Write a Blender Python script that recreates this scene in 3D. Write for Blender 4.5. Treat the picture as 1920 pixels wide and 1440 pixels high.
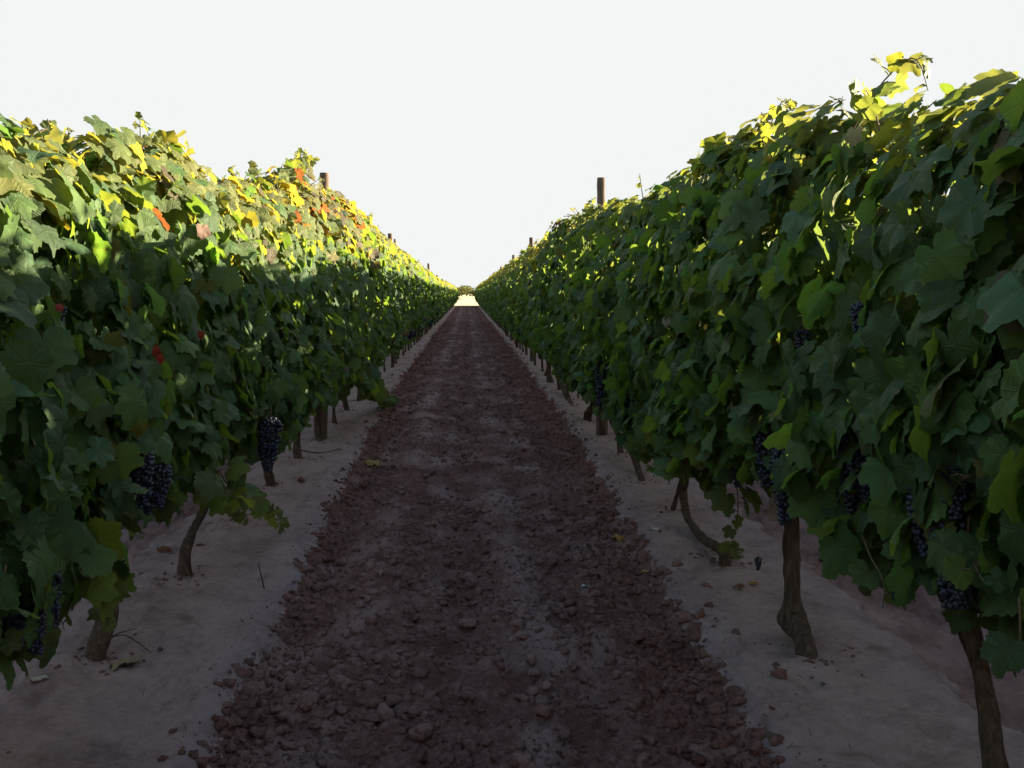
import bpy, math, random
import numpy as np
from mathutils import Vector, Matrix, Euler
random.seed(7); RS = np.random.RandomState(11)
S = bpy.context.scene; COL = S.collection
for o in list(bpy.data.objects): bpy.data.objects.remove(o)

# ---------------------------------------------------------------- camera
CAM_H = 1.40; FPX = 1850.0                       # focal length in pixels of the 1920 px wide photograph
PITCH = math.atan(172/FPX); YAW = math.atan(84/FPX)
cam = bpy.data.cameras.new('camera'); co = bpy.data.objects.new('camera', cam); COL.objects.link(co)
co.location = (0, 0, CAM_H); co.rotation_euler = (math.pi/2-PITCH, 0, -YAW)
cam.sensor_width = 36; cam.lens = 36*FPX/1920; cam.clip_start = .05; cam.clip_end = 3000
S.camera = co
CR = co.rotation_euler.to_matrix()
# ---------------------------------------------------------------- sky, sun, exposure
SUN_EL = math.radians(11.5); SUN_AZ = math.radians(66)      # azimuth from +y (down the aisle) towards +x
w = bpy.data.worlds.new('World'); S.world = w; w.use_nodes = True
nt = w.node_tree; bg = nt.nodes['Background']
sky = nt.nodes.new('ShaderNodeTexSky'); sky.sky_type = 'NISHITA'; sky.sun_disc = False
sky.sun_elevation = SUN_EL; sky.sun_rotation = SUN_AZ
sky.air_density = 1.0; sky.dust_density = 1.2; sky.ozone_density = 2.6; sky.altitude = 300
sky.air_density = 1.2; sky.dust_density = 3.0
# a milky evening sky: bright, almost white haze low down, clear and much darker blue overhead
tc = nt.nodes.new('ShaderNodeTexCoord'); sz_ = nt.nodes.new('ShaderNodeSeparateXYZ'); nt.links.new(tc.outputs['Generated'], sz_.inputs[0])
def wramp(a, va, b, vb):
    r = nt.nodes.new('ShaderNodeMapRange'); r.interpolation_type = 'SMOOTHSTEP'; nt.links.new(sz_.outputs[2], r.inputs[0])
    for i_, v_ in zip((1, 2, 3, 4), (a, b, va, vb)): r.inputs[i_].default_value = v_
    return r.outputs[0]
bw = nt.nodes.new('ShaderNodeRGBToBW'); nt.links.new(sky.outputs[0], bw.inputs[0])
mw = nt.nodes.new('ShaderNodeMix'); mw.data_type = 'RGBA'; nt.links.new(wramp(.22, .75, .60, .0), mw.inputs[0]); nt.links.new(sky.outputs[0], mw.inputs[6]); nt.links.new(bw.outputs[0], mw.inputs[7])
vm = nt.nodes.new('ShaderNodeVectorMath'); vm.operation = 'SCALE'; nt.links.new(mw.outputs[2], vm.inputs[0]); nt.links.new(wramp(.38, 2.1, .92, 1.0), vm.inputs['Scale'])
vh = nt.nodes.new('ShaderNodeVectorMath'); vh.operation = 'SCALE'; nt.links.new(vm.outputs[0], vh.inputs[0]); nt.links.new(wramp(-.02, 1.9, .16, 1.0), vh.inputs['Scale'])
cp = nt.nodes.new('ShaderNodeVectorMath'); cp.operation = 'MINIMUM'; nt.links.new(vh.outputs[0], cp.inputs[0]); cp.inputs[1].default_value = (2.018, 2.072, 2.036)   # thin even haze: no part of the sky is brighter than this
nt.links.new(cp.outputs[0], bg.inputs[0]); bg.inputs[1].default_value = 0.05
sl = bpy.data.lights.new('sun', 'SUN'); so = bpy.data.objects.new('sun', sl); COL.objects.link(so)
sl.energy = 3.7; sl.angle = math.radians(.5); sl.color = (1.0, .86, .56)
D = Vector((math.sin(SUN_AZ)*math.cos(SUN_EL), math.cos(SUN_AZ)*math.cos(SUN_EL), math.sin(SUN_EL)))
so.rotation_euler = D.to_track_quat('Z', 'Y').to_euler()
S.view_settings.view_transform = 'Standard'; S.view_settings.look = 'None'
S.view_settings.exposure = 3.15; S.view_settings.gamma = 1.0
S.render.engine = 'CYCLES'; S.render.filter_size = 1.9
S.cycles.max_bounces = 6; S.cycles.transmission_bounces = 4; S.cycles.diffuse_bounces = 4; S.cycles.glossy_bounces = 2

ROW_L, ROW_R, PITCHX = -1.39, 1.29, 2.68
ROW_END = 105.0
POSTS_L = [9.35, 18.8, 28.2, 36.9]+[46.5+9.6*i for i in range(7)]
POSTS_R = [9.35, 19.2, 28.6, 38.4]+[48+9.6*i for i in range(6)]

def ray(px, py):
    d = CR @ Vector((px-960, -(py-720), -FPX)); return d
def at(px, py, X):                                # photo pixel -> point in the upright plane x = X
    d = ray(px, py); t = X/d.x; return np.array((X, t*d.y, CAM_H+t*d.z))
def atg(px, py, z=0.0):                           # photo pixel -> point on the ground
    d = ray(px, py); t = (z-CAM_H)/d.z; return np.array((t*d.x, t*d.y, z))

# ---------------------------------------------------------------- noise
def vn(x, y, seed=0):
    x = np.asarray(x, float); y = np.asarray(y, float)
    ix = np.floor(x); iy = np.floor(y); fx = x-ix; fy = y-iy
    fx = fx*fx*(3-2*fx); fy = fy*fy*(3-2*fy)
    def h(a, b):
        v = np.sin(a*127.1+b*311.7+seed*74.7)*43758.5453; return v-np.floor(v)
    return ((h(ix, iy)*(1-fx)+h(ix+1, iy)*fx)*(1-fy)+(h(ix, iy+1)*(1-fx)+h(ix+1, iy+1)*fx)*fy)*2-1
def fbm(x, y, o=4, seed=0):
    s = 0; a = 1; t = 0
    for i in range(o):
        s = s+a*vn(x*2**i+i*17.3, y*2**i-i*9.1, seed+i); t += a; a *= .5
    return s/t

# ---------------------------------------------------------------- helpers
def tag(o, label=None, cat=None, group=None, kind=None):
    if label: o['label'] = label
    if cat: o['category'] = cat
    if group: o['group'] = group
    if kind: o['kind'] = kind
    return o
def empty(name, loc, rz=0):
    o = bpy.data.objects.new(name, None); COL.objects.link(o); o.location = tuple(float(v) for v in loc); o.rotation_euler = (0, 0, rz)
    o.empty_display_size = .1; return o
def mesh_np(name, V, F, mats, tint=None, uv=None, midx=None, smooth=True):
    """V (n,3); F list of arrays (m,k) of equal k"""
    me = bpy.data.meshes.new(name)
    Fs = [np.asarray(f, np.int32) for f in (F if isinstance(F, list) else [F]) if len(f)]
    loops = np.concatenate([f.ravel() for f in Fs]); cnt = np.concatenate([np.full(len(f), f.shape[1], np.int32) for f in Fs])
    st = np.concatenate([[0], np.cumsum(cnt)[:-1]]).astype(np.int32)
    me.vertices.add(len(V)); me.vertices.foreach_set('co', np.asarray(V, np.float32).ravel())
    me.loops.add(len(loops)); me.loops.foreach_set('vertex_index', loops)
    me.polygons.add(len(cnt)); me.polygons.foreach_set('loop_start', st); me.polygons.foreach_set('loop_total', cnt)
    me.polygons.foreach_set('use_smooth', np.full(len(cnt), smooth))
    for m in (mats if isinstance(mats, (list, tuple)) else [mats]): me.materials.append(m)
    if midx is not None: me.polygons.foreach_set('material_index', np.asarray(midx, np.int32))
    if tint is not None:
        a = me.color_attributes.new('tint', 'FLOAT_COLOR', 'POINT')
        c = np.ones((len(V), 4), np.float32); c[:, :tint.shape[1]] = tint; a.data.foreach_set('color', c.ravel())
    if uv is not None:
        u = me.uv_layers.new(name='uv'); u.data.foreach_set('uv', np.asarray(uv, np.float32)[loops].ravel())
    me.update(calc_edges=True); return me
def link(name, me, parent=None, loc=None):
    o = bpy.data.objects.new(name, me); COL.objects.link(o)
    if parent: o.parent = parent
    if loc is not None: o.location = tuple(float(v) for v in loc)
    return o
def tube(P, R, n=8, seed=0, bark=.0, cap=True):
    """tapered tube through the points P with radii R, slightly gnarled; returns V, [quads, tris]"""
    P = np.asarray(P, float); R = np.asarray(R, float)
    m = max(2, len(P))
    seg = np.linalg.norm(np.diff(P, axis=0), axis=1); s = np.concatenate([[0], np.cumsum(seg)])
    k = int(max(len(P), min(60, s[-1]/max(.012, R.mean()*.55)))) if bark else (len(P)*3)
    q = np.linspace(0, s[-1], k)
    # smooth interpolation (catmull-rom through arc length)
    def cr(A):
        out = np.empty((k,)+A.shape[1:])
        for i, t in enumerate(q):
            j = min(max(np.searchsorted(s, t, 'right')-1, 0), m-2); u = (t-s[j])/max(seg[j], 1e-9)
            a0 = A[max(j-1, 0)]; a1 = A[j]; a2 = A[j+1]; a3 = A[min(j+2, m-1)]
            out[i] = .5*((2*a1)+(-a0+a2)*u+(2*a0-5*a1+4*a2-a3)*u*u+(-a0+3*a1-3*a2+a3)*u**3)
        return out
    Q = cr(P); RR = np.maximum(cr(R), 1e-4)
    T = np.gradient(Q, axis=0); T /= np.linalg.norm(T, axis=1)[:, None]+1e-12
    ref = np.array([.13, .97, .2]) if abs(T[0][1]) < .8 else np.array([.97, .1, .2])
    V = np.empty((k, n, 3)); a = np.arange(n)/n*2*math.pi
    for i in range(k):
        b = np.cross(T[i], ref); b /= np.linalg.norm(b); c = np.cross(T[i], b)
        rr = RR[i]*np.ones(n)
        if bark: rr = rr*(1+bark*vn(a*n/3.0, np.full(n, q[i]*22), seed)+bark*.8*vn(a*1.2, np.full(n, q[i]*8), seed+3))
        V[i] = Q[i]+rr[:, None]*(np.cos(a)[:, None]*b+np.sin(a)[:, None]*c)
    i = np.arange(k-1)[:, None]*n; j = np.arange(n)[None]; jn = (j+1) % n
    F = np.stack([i+j, i+jn, i+n+jn, i+n+j], -1).reshape(-1, 4)
    V = V.reshape(-1, 3); tr = np.zeros((0, 3), int)
    if cap:
        V = np.vstack([V, Q[0], Q[-1]]); c0 = len(V)-2; jj = np.arange(n); j2 = (jj+1) % n
        tr = np.vstack([np.stack([np.full(n, c0), j2, jj], 1), np.stack([np.full(n, c0+1), (k-1)*n+jj, (k-1)*n+j2], 1)])
    return V, F, tr
class Acc:
    def __init__(s): s.V = []; s.Q = []; s.T = []; s.n = 0; s.tint = []; s.uv = []; s.qm = []; s.tm = []
    def add(s, V, Q=None, T=None, tint=(.5, .5, .5), uv=None, mi=0):
        V = np.asarray(V); s.V.append(V)
        if Q is not None and len(Q): s.Q.append(np.asarray(Q)+s.n); s.qm.append(np.full(len(Q), mi))
        if T is not None and len(T): s.T.append(np.asarray(T)+s.n); s.tm.append(np.full(len(T), mi))
        t = np.asarray(tint, float); s.tint.append(np.broadcast_to(t, (len(V), t.shape[-1])) if t.ndim == 1 else t)
        s.uv.append(np.zeros((len(V), 2)) if uv is None else uv); s.n += len(V)
    def mesh(s, name, mats, smooth=True):
        F = []; mi = []
        if s.Q: F.append(np.vstack(s.Q)); mi.append(np.concatenate(s.qm))
        if s.T: F.append(np.vstack(s.T)); mi.append(np.concatenate(s.tm))
        return mesh_np(name, np.vstack(s.V), F, mats, np.vstack(s.tint), np.vstack(s.uv), np.concatenate(mi), smooth)

# ---------------------------------------------------------------- materials
def newmat(name):
    m = bpy.data.materials.new(name); m.use_nodes = True; t = m.node_tree
    return m, t, t.nodes, t.links, t.nodes['Principled BSDF']
def ramp(N, stops, interp='LINEAR'):
    r = N.new('ShaderNodeValToRGB'); e = r.color_ramp.elements; r.color_ramp.interpolation = interp
    while len(e) < len(stops): e.new(.5)
    for i, (p, c) in enumerate(stops): e[i].position = p; e[i].color = (*c, 1)
    return r
def noise(N, L, scale, detail=6, rough=.6, vec=None, dist=0):
    n = N.new('ShaderNodeTexNoise'); n.inputs['Scale'].default_value = scale; n.inputs['Detail'].default_value = detail
    n.inputs['Roughness'].default_value = rough; n.inputs['Distortion'].default_value = dist
    if vec is not None: L.new(vec, n.inputs['Vector'])
    return n
def mixc(N, L, a, b, f, mode='MIX'):
    m = N.new('ShaderNodeMix'); m.data_type = 'RGBA'; m.blend_type = mode
    for s, v in ((0, f), (6, a), (7, b)):
        if hasattr(v, 'default_value') or hasattr(v, 'is_linked'): L.new(v, m.inputs[s])
        else: m.inputs[s].default_value = v if s == 0 else (*v, 1)
    return m.outputs[2]
def mth(N, L, op, a, b=None, c=None, clamp=False):
    m = N.new('ShaderNodeMath'); m.operation = op; m.use_clamp = clamp
    for i, v in enumerate((a, b, c)):
        if v is None: continue
        if hasattr(v, 'is_linked'): L.new(v, m.inputs[i])
        else: m.inputs[i].default_value = v
    return m.outputs[0]
def bump(N, L, B, h, strength, dist):
    b = N.new('ShaderNodeBump'); b.inputs['Strength'].default_value = strength; b.inputs['Distance'].default_value = dist
    L.new(h, b.inputs['Height']); L.new(b.outputs[0], B.inputs['Normal']); return b
def coords(N, L, sc=None):
    g = N.new('ShaderNodeNewGeometry')
    if sc is None: return g.outputs['Position']
    m = N.new('ShaderNodeVectorMath'); m.operation = 'MULTIPLY'; L.new(g.outputs['Position'], m.inputs[0]); m.inputs[1].default_value = sc
    return m.outputs[0]

def mat_leaf():
    m, t, N, L, B = newmat('vine_leaf')
    tint = N.new('ShaderNodeAttribute'); tint.attribute_name = 'tint'
    uv = N.new('ShaderNodeUVMap'); sx = N.new('ShaderNodeSeparateXYZ'); L.new(uv.outputs[0], sx.inputs[0])
    ax = mth(N, L, 'ABSOLUTE', sx.outputs[0]); y = sx.outputs[1]
    best = None
    for ang in (0, 52, 108):
        a = math.radians(ang)
        d = mth(N, L, 'ABSOLUTE', mth(N, L, 'SUBTRACT', mth(N, L, 'MULTIPLY', ax, math.cos(a)), mth(N, L, 'MULTIPLY', y, math.sin(a))))
        al = mth(N, L, 'ADD', mth(N, L, 'MULTIPLY', ax, math.sin(a)), mth(N, L, 'MULTIPLY', y, math.cos(a)))
        d = mth(N, L, 'ADD', d, mth(N, L, 'MULTIPLY', mth(N, L, 'LESS_THAN', al, 0), 1.0))
        d = mth(N, L, 'ADD', d, mth(N, L, 'MULTIPLY', al, .012))
        best = d if best is None else mth(N, L, 'MINIMUM', best, d)
    vein = mth(N, L, 'SUBTRACT', 1.0, mth(N, L, 'DIVIDE', best, .030, clamp=True), clamp=True)
    # side veins leave the main ones at an angle
    sv = mth(N, L, 'SINE', mth(N, L, 'MULTIPLY', mth(N, L, 'SUBTRACT', y, mth(N, L, 'MULTIPLY', best, 1.3)), 46.0))
    sv = mth(N, L, 'MULTIPLY', mth(N, L, 'POWER', mth(N, L, 'ABSOLUTE', sv), 9.0), .35)
    vein = mth(N, L, 'MAXIMUM', vein, sv)
    n1 = noise(N, L, 16, 4, .6, coords(N, L)); 
    c = mixc(N, L, tint.outputs['Color'], (.66, .74, .60), mth(N, L, 'MULTIPLY', n1.outputs['Fac'], .9), 'MULTIPLY')
    c = mixc(N, L, c, (.17, .21, .075), mth(N, L, 'MULTIPLY', vein, .35))
    # brown dry spots and margins on some leaves
    n2 = noise(N, L, 7, 3, .6, coords(N, L)); rr = ramp(N, [(.66, (0, 0, 0)), (.72, (1, 1, 1))]); L.new(n2.outputs['Fac'], rr.inputs[0])
    c = mixc(N, L, c, (.13, .075, .03), mth(N, L, 'MULTIPLY', rr.outputs[0], .55))
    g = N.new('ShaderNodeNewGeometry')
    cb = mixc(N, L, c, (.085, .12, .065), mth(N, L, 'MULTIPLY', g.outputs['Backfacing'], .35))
    L.new(cb, B.inputs['Base Color']); B.inputs['Roughness'].default_value = .55
    B.inputs['Specular IOR Level'].default_value = .20
    hsum = mth(N, L, 'ADD', mth(N, L, 'MULTIPLY', vein, -.6), mth(N, L, 'MULTIPLY', n1.outputs['Fac'], .8))
    hsum = mth(N, L, 'ADD', hsum, noise(N, L, 70, 3, .5, coords(N, L)).outputs['Fac']); bump(N, L, B, hsum, .8, .006)
    tr = N.new('ShaderNodeBsdfTranslucent'); tc = mixc(N, L, cb, (2.8, 2.15, .85), 1.0, 'MULTIPLY'); L.new(tc, tr.inputs[0])
    mx = N.new('ShaderNodeMixShader'); mx.inputs[0].default_value = .42
    L.new(B.outputs[0], mx.inputs[1]); L.new(tr.outputs[0], mx.inputs[2]); L.new(mx.outputs[0], N['Material Output'].inputs[0])
    return m
def mat_bark(name, c0, c1, c2, sz=(60, 60, 7)):
    m, t, N, L, B = newmat(name)
    n = noise(N, L, 1.0, 8, .65, coords(N, L, sz), .4); r = ramp(N, [(.3, c0), (.52, c1), (.72, c2)]); L.new(n.outputs['Fac'], r.inputs[0])
    n2 = noise(N, L, 14, 5, .6, coords(N, L))
    L.new(mixc(N, L, r.outputs[0], (.55, .5, .5), mth(N, L, 'MULTIPLY', n2.outputs['Fac'], .7), 'MULTIPLY'), B.inputs['Base Color'])
    B.inputs['Roughness'].default_value = .95; B.inputs['Specular IOR Level'].default_value = .05; bump(N, L, B, n.outputs['Fac'], .9, .012); return m
def mat_grape():
    m, t, N, L, B = newmat('grape_skin')
    n = noise(N, L, 90, 3, .5, coords(N, L)); r = ramp(N, [(.35, (.008, .008, .018)), (.65, (.030, .034, .070))]); L.new(n.outputs['Fac'], r.inputs[0])
    L.new(r.outputs[0], B.inputs['Base Color']); B.inputs['Roughness'].default_value = .5; B.inputs['Specular IOR Level'].default_value = .4; return m
def mat_soil():
    m, t, N, L, B = newmat('tilled_earth')
    p = coords(N, L)
    a = noise(N, L, 5, 8, .65, p); b = noise(N, L, 38, 8, .7, p); c = noise(N, L, 170, 4, .7, p)
    r = ramp(N, [(.32, (.075, .034, .028)), (.50, (.185, .088, .076)), (.68, (.345, .190, .170))])
    f = mth(N, L, 'ADD', mth(N, L, 'MULTIPLY', a.outputs['Fac'], .5), mth(N, L, 'MULTIPLY', b.outputs['Fac'], .5)); L.new(f, r.inputs[0])
    at_ = N.new('ShaderNodeAttribute'); at_.attribute_name = 'tint'; sp = N.new('ShaderNodeSeparateColor'); L.new(at_.outputs['Color'], sp.inputs[0])
    col = mixc(N, L, r.outputs[0], (.42, .265, .245), sp.outputs[0])
    L.new(col, B.inputs['Base Color']); B.inputs['Roughness'].default_value = 1.0; B.inputs['Specular IOR Level'].default_value = .0
    h = mth(N, L, 'ADD', b.outputs['Fac'], mth(N, L, 'MULTIPLY', c.outputs['Fac'], .4)); bump(N, L, B, h, .9, .02); return m
def mat_sand():
    m, t, N, L, B = newmat('pale_sand')
    p = coords(N, L)
    a = noise(N, L, 3.2, 8, .7, p, .6); b = noise(N, L, 30, 8, .75, p); c = noise(N, L, 120, 4, .7, p)
    r = ramp(N, [(.33, (.290, .185, .182)), (.50, (.490, .335, .335)), (.66, (.600, .430, .430))])
    f = mth(N, L, 'ADD', mth(N, L, 'MULTIPLY', a.outputs['Fac'], .55), mth(N, L, 'MULTIPLY', b.outputs['Fac'], .45)); L.new(f, r.inputs[0])
    at_ = N.new('ShaderNodeAttribute'); at_.attribute_name = 'tint'; sp = N.new('ShaderNodeSeparateColor'); L.new(at_.outputs['Color'], sp.inputs[0])
    col = mixc(N, L, r.outputs[0], (.19, .112, .100), sp.outputs[0])
    L.new(col, B.inputs['Base Color']); B.inputs['Roughness'].default_value = 1.0; B.inputs['Specular IOR Level'].default_value = .0
    h = mth(N, L, 'ADD', b.outputs['Fac'], mth(N, L, 'MULTIPLY', c.outputs['Fac'], .35)); bump(N, L, B, h, 1.0, .03); return m
def mat_plain(name, c0, c1, sc=20, rough=.9, bs=.4):
    m, t, N, L, B = newmat(name)
    n = noise(N, L, sc, 6, .6, coords(N, L)); r = ramp(N, [(.35, c0), (.65, c1)]); L.new(n.outputs['Fac'], r.inputs[0])
    L.new(r.outputs[0], B.inputs['Base Color']); B.inputs['Roughness'].default_value = rough; bump(N, L, B, n.outputs['Fac'], bs, .01); return m
def mat_tint(name, trans=.0, rough=.7):
    m, t, N, L, B = newmat(name); a = N.new('ShaderNodeAttribute'); a.attribute_name = 'tint'
    n = noise(N, L, 40, 4, .6, coords(N, L)); c = mixc(N, L, a.outputs['Color'], (.6, .6, .6), mth(N, L, 'MULTIPLY', n.outputs['Fac'], .6), 'MULTIPLY')
    L.new(c, B.inputs['Base Color']); B.inputs['Roughness'].default_value = rough; B.inputs['Specular IOR Level'].default_value = .05
    if trans:
        tr = N.new('ShaderNodeBsdfTranslucent'); L.new(c, tr.inputs[0]); mx = N.new('ShaderNodeMixShader'); mx.inputs[0].default_value = trans
        L.new(B.outputs[0], mx.inputs[1]); L.new(tr.outputs[0], mx.inputs[2]); L.new(mx.outputs[0], N['Material Output'].inputs[0])
    return m
M_LEAF = mat_leaf()
M_BARK = mat_bark('vine_bark', (.045, .028, .022), (.105, .070, .056), (.190, .135, .110))
M_POST = mat_bark('weathered_wood', (.090, .060, .050), (.170, .122, .100), (.260, .200, .170), (45, 45, 3))
M_CANE = mat_bark('cane', (.10, .055, .03), (.17, .10, .05), (.22, .13, .07))
M_GREEN = mat_plain('shoot_green', (.07, .065, .02), (.13, .08, .045), 30, .8)
M_GRAPE = mat_grape(); M_SOIL = mat_soil(); M_SAND = mat_sand()
M_FIELD = mat_plain('dry_grass_field', (.42, .33, .17), (.60, .50, .30), .35, 1.0, .2)
M_DRY = mat_tint('dry_leaf', .2); M_BUSH = mat_tint('bush_leaf', .25)

# ---------------------------------------------------------------- the ground
def half_widths(y):
    y = np.maximum(y, 0)
    l = np.interp(y, [0, 3, 6, 10, 16, 30], [.74, .78, .88, .98, 1.08, 1.10]); r = np.interp(y, [0, 3, 5.5, 10, 20, 40], [.86, .91, .97, 1.07, 1.10, 1.10])
    return l, r
def soil_mask(x, y):
    k = np.round((x+.05)/PITCHX); u = x-k*PITCHX
    l, r = half_widths(y); off = (k != 0)
    l = np.where(off, .92, l); r = np.where(off, .92, r)
    e = .06*fbm(y*3.1+k*9, x*3.1, 3, 5)+.05*fbm(y*13, x*13, 3, 6)
    d = np.where(u < 0, u+l, r-u)+e             # >0 inside the tilled strip
    return d, u, k
def ridges(u, y, k):
    w_ = .05*vn(y*.7, k+3, 45)+.02*vn(y*3, k, 46)
    g_ = lambda c, s_: np.exp(-((u+w_-c)/s_)**2)
    return (g_(-.48, .15)*1.0+g_(-.18, .07)*.55+g_(.24, .16)*.8+g_(.56, .07)*.45)*(.75+.45*vn(y*1.3, u*2, 47))
def H(x, y):
    x = np.asarray(x, float); y = np.asarray(y, float)
    d, u, k = soil_mask(x, y)
    m = np.clip((d+.07)/.17, 0, 1); m = m*m*(3-2*m)
    sand = .022*fbm(x*1.6, y*1.1, 3, 21)+.020*fbm(x*6, y*5, 4, 22)+.017*fbm(x*15+y*7, y*12, 4, 23)-.008*np.abs(fbm(x*9-y*3, y*14, 3, 24))
    pit = vn(x*9, y*8, 31); sand = sand-.05*np.clip(pit-.5, 0, 1)
    lip = .055*np.exp(-((d+.11)/.09)**2)*np.where(u < 0, 1, .45)*(.6+.5*vn(y*2.2, x*.3+k, 33))*(k == 0)
    row = .035*np.exp(-((np.abs(u-(-.05))-1.34)/.28)**2)
    rough = .042*fbm(x*7, y*6, 4, 41)+.034*np.abs(fbm(x*19, y*17, 3, 42))+.012*vn(x*46, y*42, 43)
    fur = .070*ridges(u, y, k)-.026
    soil = -.036+rough+fur+.05*np.exp(-((u+.28)/.15)**2)*(.3+.3*vn(y*.9, k, 46))
    lod = 1/(1+np.maximum(y-25, 0)/25)
    h = (sand+lip+row)*(1-m)+soil*m
    far = np.clip((y-104)/6, 0, 1)
    return h*lod*(1-far)
def grade(a, b, s0, g):
    v = [a]; s = s0
    while v[-1] < b: v.append(v[-1]+s); s *= g
    return np.array(v)
xs_mid = np.arange(-2.3, 2.3001, .0125); xo = grade(2.3, 5.6, .02, 1.012); xf = grade(xo[-1], 500, .3, 1.25)[1:]
xs = np.concatenate([-xf[::-1], -xo[::-1][:-1], xs_mid, xo[1:], xf])
ys = [-8.0]
while ys[-1] < 1.4: ys.append(ys[-1]+.12)
while ys[-1] < 112: ys.append(ys[-1]*1.0055)
while ys[-1] < 1600: ys.append(ys[-1]*1.06)
ys = np.array(ys)
gx, gy = np.meshgrid(xs, ys); gz = H(gx, gy)
nx, ny = len(xs), len(ys)
d, u, k = soil_mask(gx, gy)
idx = np.arange(nx*ny).reshape(ny, nx)
Q = np.stack([idx[:-1, :-1], idx[:-1, 1:], idx[1:, 1:], idx[1:, :-1]], -1).reshape(-1, 4)
fc = lambda A: (A[:-1, :-1]+A[1:, 1:]).ravel()/2
fd, fx_, fy_ = fc(d), fc(gx), fc(gy)
soil_f = (fd > 0) & (np.abs(fx_) < 13) & (fy_ < ROW_END+.5); field_f = (fy_ > ROW_END+.5); sand_f = ~soil_f & ~field_f
VV = np.stack([gx.ravel(), gy.ravel(), gz.ravel()], 1)
dry = np.clip(fbm(gx*4.3, gy*2.4, 5, 61)*1.1-.02-.12+.62*ridges(u, gy, k), 0, .75)*(d > 0)
dirt = np.clip(1-np.abs(d)/.10, 0, 1)*.45*(.3+.7*vn(gx*22, gy*22, 62))+np.clip(fbm(gx*11, gy*9, 3, 63)-.38, 0, 1)*1.3
dry = np.where(k != 0, np.clip(dry+.35+.3*fbm(gx*5, gy*5, 3, 66), 0, .9), dry)
tv = np.where(d > 0, dry, np.clip(dirt, 0, .8)).ravel()
def submesh(name, mask, mat):
    F = Q[mask]; used, inv = np.unique(F, return_inverse=True); 
    me = mesh_np(name, VV[used], [inv.reshape(-1, 4)], mat, np.repeat(tv[used][:, None], 3, 1)); o = link(name, me); o['kind'] = 'structure'; return o
submesh('tilled_path', soil_f, M_SOIL); submesh('ground', sand_f, M_SAND); submesh('field', field_f, M_FIELD)

# ---------------------------------------------------------------- leaves
def leaf_template(lod, seed):
    rs = np.random.RandomState(seed)
    th = np.array([0, 14, 29, 42, 54, 70, 86, 100, 116, 134, 150, 166, 176, 180.]); r = np.array([1, .86, .70, .82, .93, .80, .66, .72, .76, .68, .60, .46, .26, .13])
    r = r*(1+.06*rs.randn(len(r)))
    n, rings = {0: (40, (.38, .72, 1.0)), 1: (20, (.55, 1.0)), 2: (9, (1.0,))}[lod]
    a = np.linspace(-180, 180, n, endpoint=False)+(180/n if lod else 0)
    ro = np.interp(np.abs(a), th, r)
    if lod == 0: ro = ro*(1+.055*(np.arange(n) % 2*2-1)*(np.abs(a) < 165))
    if lod == 1: ro = ro*(1+.05*rs.randn(n)*(np.abs(a) < 165))
    ar = np.radians(a); V = [[0, 0, 0]]
    for q in rings:
        for i in range(n): V.append([math.sin(ar[i])*ro[i]*q, math.cos(ar[i])*ro[i]*q, 0])
    V = np.array(V); x, y = V[:, 0].copy(), V[:, 1].copy(); uv = np.stack([x, y], 1); rr = np.hypot(x, y); t = np.arctan2(x, y)
    cup, fold, droop = rs.uniform(-.05, .22), rs.uniform(-.04, .20), rs.uniform(.05, .38)
    ph = rs.uniform(0, 6.28)
    z = -cup*rr**2+fold*np.abs(x)*.8-droop*np.maximum(y, 0)**2+.085*np.sin(5*t+ph)*rr**2+.05*np.sin(9*t+ph*2)*rr**3+rs.uniform(-.15, .15)*x
    if rs.rand() < .2: z -= rs.uniform(.2, .5)*np.maximum(x*rs.choice([-1, 1])-.2, 0)**1.5*1.5
    V = np.stack([x, y-.10*droop*np.maximum(y, 0)**2, z], 1)
    T = [(0, 1+(i+1) % n, 1+i) for i in range(n)]
    Qs = []
    for k_ in range(len(rings)-1):
        b0 = 1+k_*n; b1 = b0+n
        for i in range(n): Qs.append((b0+i, b0+(i+1) % n, b1+(i+1) % n, b1+i))
    # orient so that +z faces are the upper side
    T = [(a_, c_, b_) for a_, b_, c_ in T]
    Qs = [(q_[0], q_[3], q_[2], q_[1]) for q_ in Qs]
    return V, np.array(Qs).reshape(-1, 4), np.array(T), uv
TPL = {l: [leaf_template(l, 100+l*20+i) for i in range({0: 10, 1: 8, 2: 6}[l])] for l in (0, 1, 2)}
def put_leaves(acc, P, Nn, Tp, size, tint, lod, rs):
    """P,Nn,Tp (n,3): petiole point, face normal, tip direction"""
    n = len(P)
    if n == 0: return
    Nn = Nn/(np.linalg.norm(Nn, axis=1)[:, None]+1e-9)
    Y = Tp-(Tp*Nn).sum(1)[:, None]*Nn; Y /= np.linalg.norm(Y, axis=1)[:, None]+1e-9
    X = np.cross(Y, Nn); sx = size*rs.uniform(.88, 1.12, n)
    pick = rs.randint(0, len(TPL[lod]), n)
    for i, (V, Qs, T, uv) in enumerate(TPL[lod]):
        s = np.where(pick == i)[0]
        if not len(s): continue
        m = len(V)
        W = P[s][:, None]+V[None, :, 0, None]*(X[s]*sx[s][:, None])[:, None]+V[None, :, 1, None]*(Y[s]*size[s][:, None])[:, None]+V[None, :, 2, None]*(Nn[s]*size[s][:, None])[:, None]
        off = (np.arange(len(s))*m)[:, None, None]
        acc.add(W.reshape(-1, 3), (Qs[None]+off).reshape(-1, 4) if len(Qs) else None, (T[None]+off).reshape(-1, 3), np.repeat(tint[s], m, 0), np.tile(uv, (len(s), 1)))
G = np.array
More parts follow.
